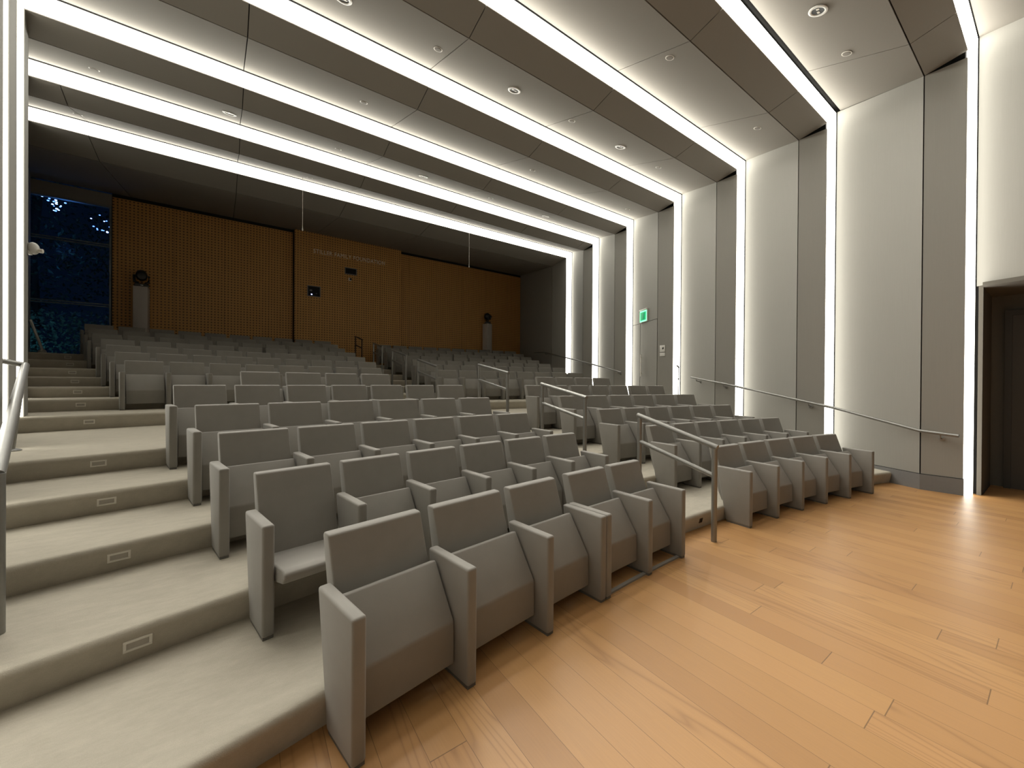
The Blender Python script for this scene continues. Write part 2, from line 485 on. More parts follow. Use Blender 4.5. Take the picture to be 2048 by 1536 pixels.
b = bmesh.new(); tube(b, [(DX-.05, -1.3, .95), (DX-.05, -1.3, 1.25)], .012, 8); tube(b, [(DX-.05, -1.3, 1.0), (DX+.01, -1.3, 1.0)], .008, 6); tube(b, [(DX-.05, -1.3, 1.2), (DX+.01, -1.3, 1.2)], .008, 6)
finish(b, 'door_handle', M_darkmetal, D2)

# baseboard of the handrail wall beside the stage floor
bm = bmesh.new()
ys_ = [(2.42, .02), (1.289, SSR), (.781+SY, SI)]
for (ya, ta), (yb, tb) in zip(ys_, ys_[1:]):
    slab(bm, [wp('R', ya, ta+.02, 0), wp('R', yb, tb+.02, 0), wp('R', yb, tb+.02, .235), wp('R', ya, ta+.02, .235)], (.03, 0, 0))
BB = struct(finish(bm, 'baseboard_right', M_base, smooth=0), 'grey baseboard along the stage floor', 'baseboard')
bm = bmesh.new()
for (ya, ta), (yb, tb) in zip(ys_, ys_[1:]):
    slab(bm, [wp('R', ya, ta+.012, .235), wp('R', yb, tb+.012, .235), wp('R', yb, tb+.012, .243), wp('R', ya, ta+.012, .243)], (.02, 0, 0))
finish(bm, 'shadow_groove', M_gap, BB, smooth=0)

# ------------------------------------------------------------------ light bands
ORD = ['first', 'second', 'third', 'fourth', 'fifth', 'sixth', 'seventh', 'eighth', 'ninth', 'tenth', 'eleventh', 'twelfth', 'thirteenth']
def band(i, y):
    root = empty('light_band', (xl(y), y, 0))
    lab = ['white light band over ceiling and walls, nearest the brown wood wall',
           'white light band over ceiling and walls, second from the wood wall',
           'white light band over ceiling and walls, reaching the wall between door and wood wall',
           'white light band just on the stage side of the flush door',
           'white light band meeting the wall where the lower handrail starts',
           'white light band crossed by the lower handrail, dark slot beside it overhead',
           'white light band beside the dark doorway recess'][i] if i < 7 else 'white light band over the stage, %s from the wood wall' % ORD[i]
    tag(root, lab, 'strip light', 'light bands framing the hall')
    inv = Matrix.Translation(root.location).inverted()
    yi = y+SY; e = .012
    def mk(name, q, off):
        b = bmesh.new(); slab(b, [inv @ Vector(p) for p in q], off); o = finish(b, name, M_strip if name == 'ceiling_light' else M_strip_wall, root, smooth=0)
        return o
    zlo = -.01 if y < 2.6 else .3
    e0, e1 = .020, e
    dy0, dy1 = SY*e0/SI, SY*e1/SI
    # outer edge (t=e0 at y+dy0) and inner edge (t=SI-e1 at y+SY-dy1)
    A = (y+dy0, e0); B_ = (y+SY-dy1, SI-e1)
    mk('ceiling_light', [(xl(A[0])+A[1], A[0], ZC-A[1]), (xr(A[0])-A[1], A[0], ZC-A[1]), (xr(B_[0])-B_[1], B_[0], ZC-B_[1]), (xl(B_[0])+sil(y)-e1, B_[0], ZC-B_[1])], (0, .02, .004))
    for side in 'RL':
        z0 = 3.08 if (side == 'R' and -1 < y < .5) else zlo; tb = B_[1] if side == 'R' else sil(y)-e1
        mk('wall_light', [wp(side, A[0], A[1], z0), wp(side, B_[0], tb, z0), wp(side, B_[0], tb, ZC-B_[1]), wp(side, A[0], A[1], ZC-A[1])], (0, .02, 0))
for i, y in enumerate(YS[:NB]): band(i, y)
# dark return cheeks behind each band keep the slot closed
bm = bmesh.new()
for y in YS:
    slab(bm, [(xl(y)-.05, y+.035, ZC+.05), (xr(y)+.05, y+.035, ZC+.05), (xr(y+SY)-SI, y+SY+.03, ZC-SI+.01), (xl(y+SY)+sil(y), y+SY+.03, ZC-SI+.01)], (0, .012, .02))
    for s in 'RL':
        ti = SI if s == 'R' else sil(y)
        slab(bm, [wp(s, y+.035, -.05, 0), wp(s, y+SY+.03, ti-.01, 0), wp(s, y+SY+.03, ti-.01, ZC-SI), wp(s, y+.035, -.05, ZC)], (0, .012, 0))
struct(finish(bm, 'trim_1', M_gap, smooth=0), 'dark slots behind the light bands', 'trim')

# ------------------------------------------------------------------ ceiling fittings
def ceil_M(x, y):
    """frame on a lit ceiling panel: local z points down into the room"""
    yf = min(v for v in YS if v >= y); yn = max(v for v in YS if v < y); L = FR*(yf-yn)
    z = ZC - SSR*(yf-y)/L
    zax = Vector((0, SSR/L, -1)).normalized(); xax = Vector((1,0,0)); yax = zax.cross(xax).normalized()
    M = Matrix((xax, yax, zax)).transposed().to_4x4(); M.translation = (x, y, z)
    return M
def downlight(x, y, label):
    r = tag(empty('downlight', None, M=ceil_M(x, y)), label, 'downlight', 'round recessed ceiling downlights')
    b = bmesh.new(); lathe(b, [(.072, .001), (.108, .001), (.108, .008), (.10, .012), (.078, .012), (.072, .008)], 32, cap=False); finish(b, 'trim_ring', M_white, r)
    b = bmesh.new(); lathe(b, [(.0722, .001), (.0722, .0035), (.02, .002), (.004, .002)], 24); finish(b, 'reflector', M_black, r)
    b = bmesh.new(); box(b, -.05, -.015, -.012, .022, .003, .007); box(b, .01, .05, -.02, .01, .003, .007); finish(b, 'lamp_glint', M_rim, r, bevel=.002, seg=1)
dls = [(1.01,5.34,'half cut off by the top of the photo'), (3.70,5.34,'middle one of its bay, largest whole one over the seats'), (6.40,5.34,'closest to the handrail wall in its bay'), (6.19,1.91,'over the stage in the bay by the recess'),
       (-.27,8.82,'far bay, nearest the dark window'), (3.48,8.82,'far bay, middle one'), (7.27,8.82,'far bay, nearest the wall corner above the door')]
for x, y, s in dls: downlight(x, y, 'round white-rimmed downlight, ' + s)
sps = [(7.34,1.91), (2.32,5.34), (5.19,3.42), (5.02,5.34), (7.72,5.35), (1.69,7.10), (5.44,7.09), (7.97,3.39), (-2.0,8.82), (-2.59,10.5), (5.36,8.80), (8.87,7.13), (1.59,8.85), (5.48,10.51), (1.25,10.47)]
sll = ['by the downlight over the stage', 'beside the ceiling joint between two downlights', 'large bay over the stage edge, beside a joint', 'between the two downlights nearest the handrail wall',
       'by the corner above the handrail wall', 'narrow bay, dimple casting a small shadow', 'narrow bay, halfway to the handrail wall', 'corner of the large bay over the stage edge', 'far end, nearest the dark window',
       'last lit bay, above the dark window', 'far bay, between the middle and last downlights', 'narrow bay, right by the corner', 'far bay, between the first and middle downlights', 'last lit bay, toward the far corner', 'last lit bay, above the first hanging microphone']
for (x, y), s in zip(sps, sll):
    r = tag(empty('sprinkler_cover', None, M=ceil_M(x, y)), 'small flat sprinkler cover in the ceiling, ' + s, 'sprinkler cover', 'flat round sprinkler covers')
    b = bmesh.new(); lathe(b, [(.05, .0), (.05, .006), (.046, .009), (.004, .009)], 24); finish(b, 'cover_plate', M_ceil, r)
    b = bmesh.new(); lathe(b, [(.052, .0), (.064, .0), (.064, .004), (.052, .004)], 24, cap=False); finish(b, 'rim', M_rim, r)
def mic(x, y, zt, zb, label):
    r = tag(empty('hanging_microphone', (x, y, zb)), label, 'microphone', 'thin microphones hanging from the ceiling')
    b = bmesh.new(); tube(b, [(0,0,.06), (0,0,zt-zb)], .006, 6); finish(b, 'cable', M_rim, r)
    b = bmesh.new(); lathe(b, [(.006,0), (.014,.01), (.015,.045), (.008,.065)], 12); finish(b, 'capsule', M_white, r)
mic(1.13, 10.75, 6.64, 5.30, 'thin hanging microphone over the block nearest the window')
mic(5.76, 10.75, 6.64, 5.21, 'thin hanging microphone over the block nearest the handrail wall')

# ------------------------------------------------------------------ seats
TH = .062
def panel_mesh():
    b = bmesh.new()
    prism(b, [(0,.014), (.272,.014), (.384,.627), (0,.627)], -TH/2, TH/2)
    return finish(b, 'side_panel', M_seat, None, bevel=.014, seg=3)
def foot_mesh():
    b = bmesh.new(); box(b, -.026, .026, .006, .26, 0, .02)
    lathe(b, [(.006, -.004), (.006, .0)], 8, Matrix.Translation((0, .004, .018)) @ Matrix.Rotation(pi/2, 4, 'X'))
    return finish(b, 'foot', M_foot, None)
def back_mesh(w):
    b = bmesh.new(); h = w/2
    prism(b, [(.245,.21), (.275,.30), (.452,.822), (.468,.829), (.515,.829), (.527,.815), (.475,.60), (.40,.30), (.36,.21)], -h, h)
    return finish(b, 'backrest', M_seat, None, bevel=.03, seg=4)
def fold_mesh(w):
    b = bmesh.new(); h = w/2
    prism(b, [(.104,.095), (.108,.32), (.285,.592), (.335,.572), (.345,.53), (.262,.30), (.20,.095)], -h, h)
    return finish(b, 'seat', M_seat, None, bevel=.012, seg=3)
def down_mesh(w):
    b = bmesh.new(); h = w/2
    prism(b, [(.295,.355), (-.10,.402), (-.135,.392), (-.142,.372), (-.10,.325), (.05,.285), (.25,.262), (.295,.28)], -h, h)
    return finish(b, 'seat', M_seat, None, bevel=.014, seg=3)
proto = {}
def get(kind, w=0):
    k = (kind, round(w, 3))
    if k not in proto:
        o = {'p': panel_mesh, 'f': foot_mesh}[kind]() if not w else {'b': back_mesh, 's': fold_mesh, 'd': down_mesh}[kind](w)
        C.objects.unlink(o); proto[k] = o
    return proto[k]
def put(src, parent, name):
    o = src.copy(); o.name = name; C.objects.link(o); o.parent = parent; return o
def seat(k, a0, a1, label, left_panel=True, last=False, down=False, twin=False):
    R = ROWR[k]; am = (a0+a1)/2; half = (a1-a0)/2*R
    root = empty('theatre_seat', pol(R, am, ROWZ[k]), -am)
    tag(root, label, 'seat', 'grey tip-up theatre seats')
    w = round((2*half - TH - .012)/.01)*.01
    bk = put(get('b', w), root, 'backrest'); st = put(get('d' if down else 's', w-.006), root, 'seat')
    if down: st['label'] = 'seat cushion folded down'
    xs = [(-half, a0-am)] + ([(half, a1-am)] if last else [])
    for x, da in xs:
        p = put(get('p'), root, 'side_panel'); p.location = (x, 0, 0); p.rotation_euler = (0, 0, -da)
        put(get('f'), p, 'foot')
SL = {1: [-.201,-.1668,-.1313,-.0992,-.0633,-.0333], 2: (-.2071,-.0343,6), 3: (-.2095,-.0355,6), 4: (-.2112,-.0375,6), 5: (-.2146,-.0362,7),
      6: (-.1795,-.0805,4), 7: (-.2246,-.0424,8), 8: (-.2281,-.0367,9), 9: (-.2315,-.0378,9), 10: (-.2336,-.039,9), 11: (-.2378,-.042,10), 12: (-.2394,-.0423,10), 13: (-.2412,-.0436,10)}
SR = {1: [.0416,.0764,.1101,.1435,.1775,.2111], 2: (.0364,.2108,6), 3: (.0318,.2055,6), 4: (.0285,.2056,6), 5: (.0235,.2042,7), 6: (.0633,.1627,4), 7: (.0142,.2146,8),
      8: (.0141,.2073,9), 9: (.0111,.2045,9), 10: (.0115,.2039,9), 11: (.0084,.2072,10), 12: (.0086,.2091,10), 13: (.0070,.2095,10)}
rowname = {1: 'front row on the wood floor', 2: 'second row from the wood floor', 3: 'third row from the wood floor', 4: 'fourth row from the wood floor', 5: 'fifth row from the wood floor',
           6: 'short row of four on the landing', 7: 'first row behind the landing', 8: 'second row behind the landing', 9: 'third row behind the landing', 10: 'fourth row behind the landing',
           11: 'fifth row behind the landing', 12: 'row before the last', 13: 'last row under the wood wall'}
for blk, S, side in (('L', SL, 'step-light aisle'), ('R', SR, 'handrail wall')):
    for k, v in S.items():
        if isinstance(v, tuple): n = v[2]; an = [v[0] + (v[1]-v[0])*i/n for i in range(n+1)]
        else: an = v; n = len(v)-1
        for i in range(n):
            j = i if blk == 'L' else n-1-i
            o = 'nearest the %s' % side if j == 0 else '%s from the %s' % (ORD[j], side)
            lab = 'grey tip-up seat, %s, %s' % (o, rowname[k])
            dn = (blk, k, i) == ('L', 2, 0)
            if dn: lab = 'grey seat with cushion folded down, nearest the step-light aisle, second row'
            a0 = an[i]
            if blk == 'L' and k == 1 and i == 3: a0 = -.0953
            seat(k, a0, an[i+1], lab, last=(i == n-1) or (blk == 'L' and k == 1 and i == 2), down=dn)

b = bmesh.new()
A0, A1 = -.0945, -.0345
for i in range(12):
    a, c = A0+(A1-A0)*i/12, A0+(A1-A0)*(i+1)/12
    slab(b, [pol(R1+.03, a, 0), pol(R1+.03, c, 0), pol(R1+.06, c, 0), pol(R1+.06, a, 0)], (0, 0, .014))
tag(finish(b, 'floor_strip', M_seat, smooth=0), 'thin grey strip on the wood floor joining the two front seats by the middle aisle', 'floor strip')
# ------------------------------------------------------------------ step lights in the risers
for k in range(2, 13):
    a = {2:-.2339, 3:-.2354, 4:-.2369, 5:-.2382, 6:-.2395, 7:-.2426}.get(k, -.2426-.0012*(k-7))
    z = (ROWZ[k]+ROWZ[k+1])/2 + .004
    r0 = RISER[k] + .002
    tilt = atan2(.032, .16)
    root = empty('step_light', pol(r0, a, z), -a)
    nm = {2:'lowest in view, on the second step', 6:'on the step up from the landing', 12:'highest, just below the dark window'}.get(k)
    tag(root, 'small steel-framed step light in the carpeted riser, ' + (nm or '%s from the bottom in view' % ORD[k-2]), 'step light', 'step lights up the side aisle')
    b = bmesh.new(); w, h, t = .054, .030, .0125
    for x0, x1, z0, z1 in ((-w, w, h-t, h), (-w, w, -h, -h+t), (-w, -w+t, -h+t, h-t), (w-t, w, -h+t, h-t)): box(b, x0, x1, -.012, .012, z0, z1)
    f = finish(b, 'frame', M_rim, root, bevel=.0015, seg=1); f.rotation_euler = (tilt, 0, 0)
    b = bmesh.new(); box(b, -w+t, w-t, -.006, .012, -h+t, h-t); l = finish(b, 'lens', M_lens, root, smooth=0); l.rotation_euler = (tilt, 0, 0)
root = empty('step_light', pol(RISER[1]+.003, .0137, .092), -.0137)
tag(root, 'small square brown step light in the first riser between the seat blocks', 'step light')
b = bmesh.new(); box(b, -.03, .03, -.010, .014, -.028, .028); f = finish(b, 'frame', M_bronze, root, bevel=.002, seg=1); f.rotation_euler = (atan2(.032,.16), 0, 0)
b = bmesh.new(); box(b, -.02, .02, -.012, .0, -.018, .018); f = finish(b, 'lens', M_gap, root, smooth=0); f.rotation_euler = (atan2(.032,.16), 0, 0)

# ------------------------------------------------------------------ rails in the middle aisle
def guard(ra, aa, za, fa, rb, ab, zb, fb, label, m=None, rad=.027):
    A, B_ = pol(ra, aa), pol(rb, ab)
    root = empty('guard_rail', (A.x, A.y, fa)); tag(root, label, 'railing', 'steel guard rails on the middle steps')
    O = Vector((A.x, A.y, fa)); m = m or M_steel
    P = lambda q, z: Vector((q.x, q.y, z)) - O
    d = (B_-A).normalized()*.028
    for q, z0, z1 in ((A, fa, za-.02), (B_, fb, zb-.02)):
        b = bmesh.new(); tube(b, [P(q, z0), P(q, z1)], rad, 16); finish(b, 'post', m, root)
    sl = (zb-za)/((B_-A).length)
    b = bmesh.new(); tube(b, [P(A-d, za-sl*.028), P(B_+d, zb+sl*.028)], rad*1.04, 16); finish(b, 'top_rail', m, root)
    b = bmesh.new(); tube(b, [P(A, za-.30), P(B_, zb-.30)], rad*.9, 16); finish(b, 'middle_rail', m, root)
guard(17.58, .001, .965, 0, 18.43, -.003, 1.215, .18, 'steel guard rail between the blocks, nearest, its post on the wood floor')
guard(19.36, -.001, 1.40, .36, 20.32, .0, 1.575, .54, 'steel guard rail between the blocks, second up from the wood floor')
guard(21.22, -.003, 1.77, .72, 22.35, .0, 1.95, .90, 'steel guard rail between the blocks, ending on the landing')
guard(23.98, -.009, 1.965, .90, 25.1, -.0095, 2.17, 1.105, 'steel guard rail between the blocks, first behind the landing')
guard(26.0, -.0095, 2.33, 1.293, 26.92, -.0125, 2.535, 1.471, 'steel guard rail between the blocks, second behind the landing', rad=.025)
guard(27.83, -.0135, 2.70, 1.649, 28.72, -.014, 2.87, 1.831, 'steel guard rail between the blocks, third behind the landing', rad=.025)
guard(29.62, -.019, 3.07, 2.02, 30.2, -.0215, 3.22, 2.205, 'dark bronze guard rail at the top step, against the wood wall', M_bronze, .022)

# ------------------------------------------------------------------ wall handrails
def wallrail(pts, brackets, label):
    P0 = Vector(pts[0]); root = empty('wall_handrail', P0); tag(root, label, 'handrail')
    b = bmesh.new(); tube(b, [Vector(p)-P0 for p in pts], .024, 14); finish(b, 'rail', M_steel, root)
    for y in brackets:
        # rail point at this y
        for p, q in zip(pts, pts[1:]):
            if min(p[1], q[1]) <= y <= max(p[1], q[1]):
                f = (y-p[1])/(q[1]-p[1]); c = Vector(p).lerp(Vector(q), f); break
        far = min(v for v in YS+[12.77] if v >= y); near = max(v for v in YS if v < y)
        sm = far-FR*(far-near)
        t = SSR*(far-y)/(far-sm) if y >= sm else SSR+(SI-SSR)*(sm-y)/(sm-near-SY)
        wx = xr(y)-t
        b = bmesh.new()
        tube(b, [c-P0+Vector((0,0,-.02)), c-P0+Vector((.01,0,-.06)), Vector((wx, y, c.z-.085))-P0], .010, 8)
        lathe(b, [(.032,0), (.032,.010), (.012,.014)], 14, Matrix.Translation(Vector((wx, y, c.z-.085))-P0) @ Matrix.Rotation(-pi/2, 4, 'Y'))
        finish(b, 'bracket', M_steel, root)
wallrail([(9.118,5.346,1.757), (8.974,4.446,1.602), (8.646,2.399,1.191), (8.468,1.282,.905), (8.404,.884,.878)], (5.20, 4.49, 2.78, 1.07), 'steel handrail on the panelled wall, lower run ending at the stage floor')
wallrail([(9.516,7.832,1.932), (9.723,9.124,2.213), (9.986,10.767,2.541), (10.284,12.626,2.90), (10.40,13.361,2.92)], (8.0, 9.6, 12.4), 'steel handrail on the panelled wall, upper run beyond the flush door')

# handrail beside the step lights (near end)
def lrail(y, z, off=.42): return Vector((xl(y)+off, y, z))
root = empty('aisle_handrail', (xl(6.0)+.3, 6.0, .9)); tag(root, 'polished steel handrail at the photo edge, beside the step-lit aisle', 'handrail')
O = root.location.copy()
Ctop = Vector((-1.845, 6.02, 1.742)); Lo = Vector((-.995, 2.95, 1.13))
b = bmesh.new(); tube(b, [Lo-O, Ctop-O], .030, 18); finish(b, 'rail', M_steel, root)
b = bmesh.new(); tube(b, [Vector((Lo.x, Lo.y, .36))-O, Lo+Vector((0,0,.012))-O], .030, 18); finish(b, 'post', M_steel, root)
b = bmesh.new(); tube(b, [Ctop+Vector((.006,.01,.0))-O, Vector((-2.02,5.72,1.80))-O], .026, 14); finish(b, 'return_bar', M_steel, root)
b = bmesh.new(); tube(b, [Vector((-1.875, 5.85, .9))-O, Vector((-1.80, 5.85, 1.70))-O], .018, 12); finish(b, 'post', M_steel, root)
b = bmesh.new(); lathe(b, [(.062,0), (.062,.008), (.03,.022), (.019,.024)], 24, Matrix.Translation(Vector((-1.875,5.85,.9))-O)); finish(b, 'foot_plate', M_steel, root)
# slanting bar in plain white on a round foot, by the window
root = empty('slanted_bar', (-4.17, 14.5, 2.205)); tag(root, 'short white bar leaning by the dark window at the aisle top', 'rail end'); O = root.location.copy()
b = bmesh.new(); tube(b, [(0,0,.14), (-.195,.0,.86)], .026, 14); finish(b, 'bar', M_handle, root)
b = bmesh.new(); lathe(b, [(.08,0), (.085,.03), (.07,.10), (.03,.15)], 20); finish(b, 'foot', M_rim, root)
# slender pole standing in front of the light band by the landing
root = empty('slender_pole', (9.10, 5.67, .72)); tag(root, 'slender steel pole before the light band past the flush door', 'pole')
b = bmesh.new(); tube(b, [(0,0,.0), (0,0,1.30)], .011, 10); finish(b, 'shaft', M_darkmetal, root)
b = bmesh.new(); tube(b, [(.02,0,1.29), (-.045,.02,1.345)], .018, 10); finish(b, 'head', M_black, root)
b = bmesh.new(); lathe(b, [(.009,.985), (.022,.99), (.022,1.01), (.009,1.015)], 14); finish(b, 'collar', M_darkmetal, root)
b = bmesh.new(); lathe(b, [(.10,0), (.10,.012), (.012,.022)], 20); finish(b, 'base', M_steel, root)

# ------------------------------------------------------------------ wall signs
def wall_frame(y):
    """frame on the lit or shaded wall panel: local x along the wall, local z up, local y out of the wall into the room"""
    far = min(v for v in YS if v >= y); near = max(v for v in YS if v < y); sm = far-FR*(far-near)
    f = lambda v: wp('R', v, SSR*(far-v)/(far-sm) if v >= sm else SSR+(SI-SSR)*(sm-v)/(sm-near-SY), 0)
    p = f(y); d = (f(y-.01)-f(y+.01)).normalized()
    n = Vector((0,0,1)).cross(d) * -1
    if n.x > 0: n = -n
    xa = n.cross(Vector((0,0,1))).normalized()
    M = Matrix((xa, n, Vector((0,0,1)))).transposed().to_4x4(); M.translation = p
    return M
M_green = emit('exit_green', (.0,.40,.14), 1.0, (0,.3,.1))
M_greenlit = emit('exit_border', (.25,1.0,.5), 1.6, (.1,.6,.3))
M_pic = emit('exit_shape', (.0,.26,.10), 1.0, (0,.1,.04))
Me = wall_frame(7.10); Me.translation.z = 3.58
root = empty('exit_sign', None, M=Me); tag(root, 'glowing green exit sign on the wall above the flush door', 'exit sign')
b = bmesh.new(); box(b, -.205, .205, .004, .05, -.17, .20); finish(b, 'housing', M_white, root, bevel=.006)
b = bmesh.new(); box(b, -.19, .19, .045, .056, -.16, .155); finish(b, 'lit_border', M_greenlit, root, smooth=0)
b = bmesh.new(); box(b, -.155, .155, .05, .060, -.125, .12); finish(b, 'lit_face', M_green, root, smooth=0)
b = bmesh.new(); box(b, -.09, .09, .055, .063, -.10, .095); finish(b, 'dark_figure', M_pic, root, bevel=.02, seg=2)
b = bmesh.new(); box(b, -.21, .21, .0, .07, .175, .205); finish(b, 'top_cap', M_white, root, bevel=.004)
Mp = wall_frame(6.335); Mp.translation.z = 2.56
root = empty('wall_plate', None, M=Mp); tag(root, 'square white wall plate with a dark symbol beside the flush door', 'wall plate')
b = bmesh.new(); box(b, -.075, .075, .002, .014, -.09, .09); finish(b, 'plate', M_white, root, bevel=.003)
b = bmesh.new(); hexa(b, [(-.045,.013,.0),(-.01,.013,-.03),(-.01,.017,-.03),(-.045,.017,.0),(-.03,.013,.045),(.005,.013,.01),(.005,.017,.01),(-.03,.017,.045)]); finish(b, 'symbol', M_gap, root, smooth=0)
Mp = Mp.copy(); Mp.translation.z = 2.40
root = empty('wall_plate', None, M=Mp); tag(root, 'small blank white wall plate below the symbol plate', 'wall plate')
b = bmesh.new(); box(b, -.075, .075, .002, .014, -.045, .045); finish(b, 'plate', M_white, root, bevel=.003)

# ------------------------------------------------------------------ things on and before the wood wall
YC = YB-.24
cu = bpy.data.curves.new('lettering', 'FONT'); cu.body = 'STILLER FAMILY FOUNDATION'; cu.size = .2; cu.extrude = .012; cu.space_character = 1.12
tmp = bpy.data.objects.new('lettering', cu); C.objects.link(tmp)
bpy.context.view_layer.update()
me = bpy.data.meshes.new_from_object(tmp.evaluated_get(bpy.context.evaluated_depsgraph_get())); C.objects.unlink(tmp); bpy.data.objects.remove(tmp)
xs = [v.co.x for v in me.vertices]; zs = [v.co.y for v in me.vertices]
me.materials.clear(); me.materials.append(M_letter)
lt = bpy.data.objects.new('wall_lettering', me); C.objects.link(lt)
sx = 2.50/(max(xs)-min(xs)); sz = .145/(max(zs)-min(zs))
lt.scale = (sx, sz, 1); lt.rotation_euler = (pi/2, 0, 0); lt.location = (1.95-min(xs)*sx, YC-.012, 6.155)
tag(lt, 'pale raised letters reading STILLER FAMILY FOUNDATION on the wood wall', 'lettering')

def port(x0, x1, z0, z1, label):
    root = empty('projection_window', ((x0+x1)/2, YC, (z0+z1)/2)); tag(root, label, 'projection window')
    w, h = (x1-x0)/2, (z1-z0)/2; t = .025; b = bmesh.new()
    for a in ((-w, w, h-t, h), (-w, w, -h, -h+t), (-w, -w+t, -h+t, h-t), (w-t, w, -h+t, h-t)): box(b, a[0], a[1], -.02, .0, a[2], a[3])
    finish(b, 'frame', M_base, root, smooth=0)
    b = bmesh.new(); box(b, -w+t, w-t, -.006, .0, -h+t, h-t); finish(b, 'pane', M_void, root, smooth=0)
    return root, w, h
r1, w, h = port(1.76, 2.18, 4.60, 4.98, 'lower black projection window with a bright projector light')
M_led = emit('projector_led', (.35,.42,1.0), 9)
b = bmesh.new(); lathe(b, [(.012,0), (.02,.006), (.012,.014), (.003,.016)], 12, Matrix.Translation((-.075, -.007, -.115)) @ Matrix.Rotation(pi/2, 4, 'X')); finish(b, 'pilot_light', M_led, r1)
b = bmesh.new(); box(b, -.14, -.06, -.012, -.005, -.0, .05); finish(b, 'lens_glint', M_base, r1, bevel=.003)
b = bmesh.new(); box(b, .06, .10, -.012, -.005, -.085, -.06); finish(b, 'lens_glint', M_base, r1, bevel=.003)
port(2.99, 3.41, 5.58, 5.83, 'upper black projection window under the lettering')
root = empty('wall_camera', (3.17, YC, 5.40)); tag(root, 'tiny pale camera on the wood wall below the upper window', 'camera')
b = bmesh.new(); box(b, -.05, .05, -.015, 0, -.05, .06); finish(b, 'mount', M_rim, root, bevel=.008)
b = bmesh.new(); lathe(b, [(.02,0), (.036,.01), (.036,.06), (.02,.075)], 16, Matrix.Translation((.015, -.012, .005)) @ Matrix.Rotation(pi/2, 4, 'X')); finish(b, 'lens_barrel', M_black, root)

def plinth(x, y, rz, label, lab2, rz2):
    z0 = ROWZ[13]
    root = empty('plinth', (x, y, z0), rz); tag(root, label, 'plinth', 'white plinths before the wood wall')
    b = bmesh.new(); box(b, -.155, .155, -.155, .155, .88, 2.08); finish(b, 'body', M_plinth, root, bevel=.008)
    for sx_ in (-1, 1):
        for sy_ in (-1, 1):
            b = bmesh.new(); box(b, sx_*.12-.03, sx_*.12+.03, sy_*.12-.03, sy_*.12+.03, 0, .88); finish(b, 'leg', M_plinth, root, bevel=.004)
    q = empty('stage_light', (x, y, z0+2.08), rz2); tag(q, lab2, 'stage light', 'black moving-head stage lights')
    b = bmesh.new(); box(b, -.15, .15, -.12, .12, 0.001, .085); finish(b, 'base', M_black, q, bevel=.015)
    b = bmesh.new()
    for s in (-1, 1):
        tube(b, [(s*.06, 0, .085), (s*.15, 0, .16), (s*.155, 0, .34)], .03, 10)
    finish(b, 'yoke', M_black, q)
    b = bmesh.new(); bmesh.ops.create_uvsphere(b, u_segments=20, v_segments=12, radius=.135)
    for v in b.verts: v.co = Vector((v.co.x*.95, v.co.y*1.15, v.co.z*1.2)) + Vector((0, 0, .34))
    finish(b, 'head', M_black, q, smooth=60)
    b = bmesh.new(); lathe(b, [(.10,0), (.105,.05), (.09,.06), (.02,.045)], 20, Matrix.Translation((0,-.11,.31)) @ Matrix.Rotation(pi/2+.25, 4, 'X')); finish(b, 'lens', M_black, q)
    b = bmesh.new(); box(b, -.03, .03, -.125, -.118, .03, .05); finish(b, 'badge', M_rim, q, bevel=.002)
plinth(-2.50, 15.27, radians(0), 'white plinth nearest the dark window, before the wood wall', 'black moving-head stage light on the plinth nearest the window', .2)
plinth(9.12, 15.22, radians(16), 'white plinth nearest the far wall corner, before the wood wall', 'black moving-head stage light on the plinth nearest the wall corner', 1.3)

# ptz camera on the edge of the window-side wall
root = empty('security_camera', (xl(8.2)+.272, 8.2, 3.42)); tag(root, 'small white camera on the panel edge before the dark window', 'camera')
b = bmesh.new(); box(b, -.02, .02, -.05, .05, -.09, .06); finish(b, 'mount', M_white, root, bevel=.008)
b = bmesh.new(); bmesh.ops.create_uvsphere(b, u_segments=18, v_segments=12, radius=.075)
for v in b.verts: v.co = Vector((v.co.x*.75+.04, v.co.y, v.co.z*1.1))
finish(b, 'body', M_white, root, smooth=60)
b = bmesh.new(); lathe(b, [(.028,0), (.030,.045), (.022,.05), (.006,.045)], 14, Matrix.Translation((.085, -.01, -.025)) @ Matrix.Rotation(pi/2, 4, 'Y')); finish(b, 'lens', M_rim, root)

# ------------------------------------------------------------------ the night outside the window
bm = bmesh.new(); box(bm, -14, 2, YB+.6, YB+20, -.6, 1.2)
M_ground = simple('night_ground', (.08,.09,.07), .9, var=.3, nscale=4)
struct(finish(bm, 'ground', M_ground, smooth=0), 'dark lawn outside the window', 'ground')
M_leaf = simple('night_leaves', (.05,.10,.06), .7, var=.4, nscale=6)
M_bark = simple('tree_bark', (.06,.05,.04), .9, var=.3)
def tree(x, y, h, r, label, n=1500, seed=1):
    rnd = random.Random(seed); root = empty('garden_tree', (x, y, 1.2)); tag(root, label, 'tree', 'trees outside the window')
    b = bmesh.new(); tube(b, [(0,0,0), (.1,.05,h*.35), (0,.1,h*.6), (.15,0,h*.85)], .12, 8); finish(b, 'trunk', M_bark, root)
    b = bmesh.new()
    for _ in range(n):
        u = Vector((rnd.gauss(0,1), rnd.gauss(0,1), rnd.gauss(0,1))).normalized()*r*rnd.random()**.4
        c = Vector((u.x, u.y, h*.65 + u.z*1.15)); d = Vector((rnd.gauss(0,1), rnd.gauss(0,1), rnd.gauss(0,1))).normalized()
        e = d.orthogonal().normalized(); s = .05 + .06*rnd.random()
        q = d.cross(e)*.02
        vs = [b.verts.new(c+d*s), b.verts.new(c+e*s*.45+q), b.verts.new(c-d*s), b.verts.new(c-e*s*.45+q)]; b.faces.new(vs)
    finish(b, 'foliage', M_leaf, root, smooth=0)
    return root
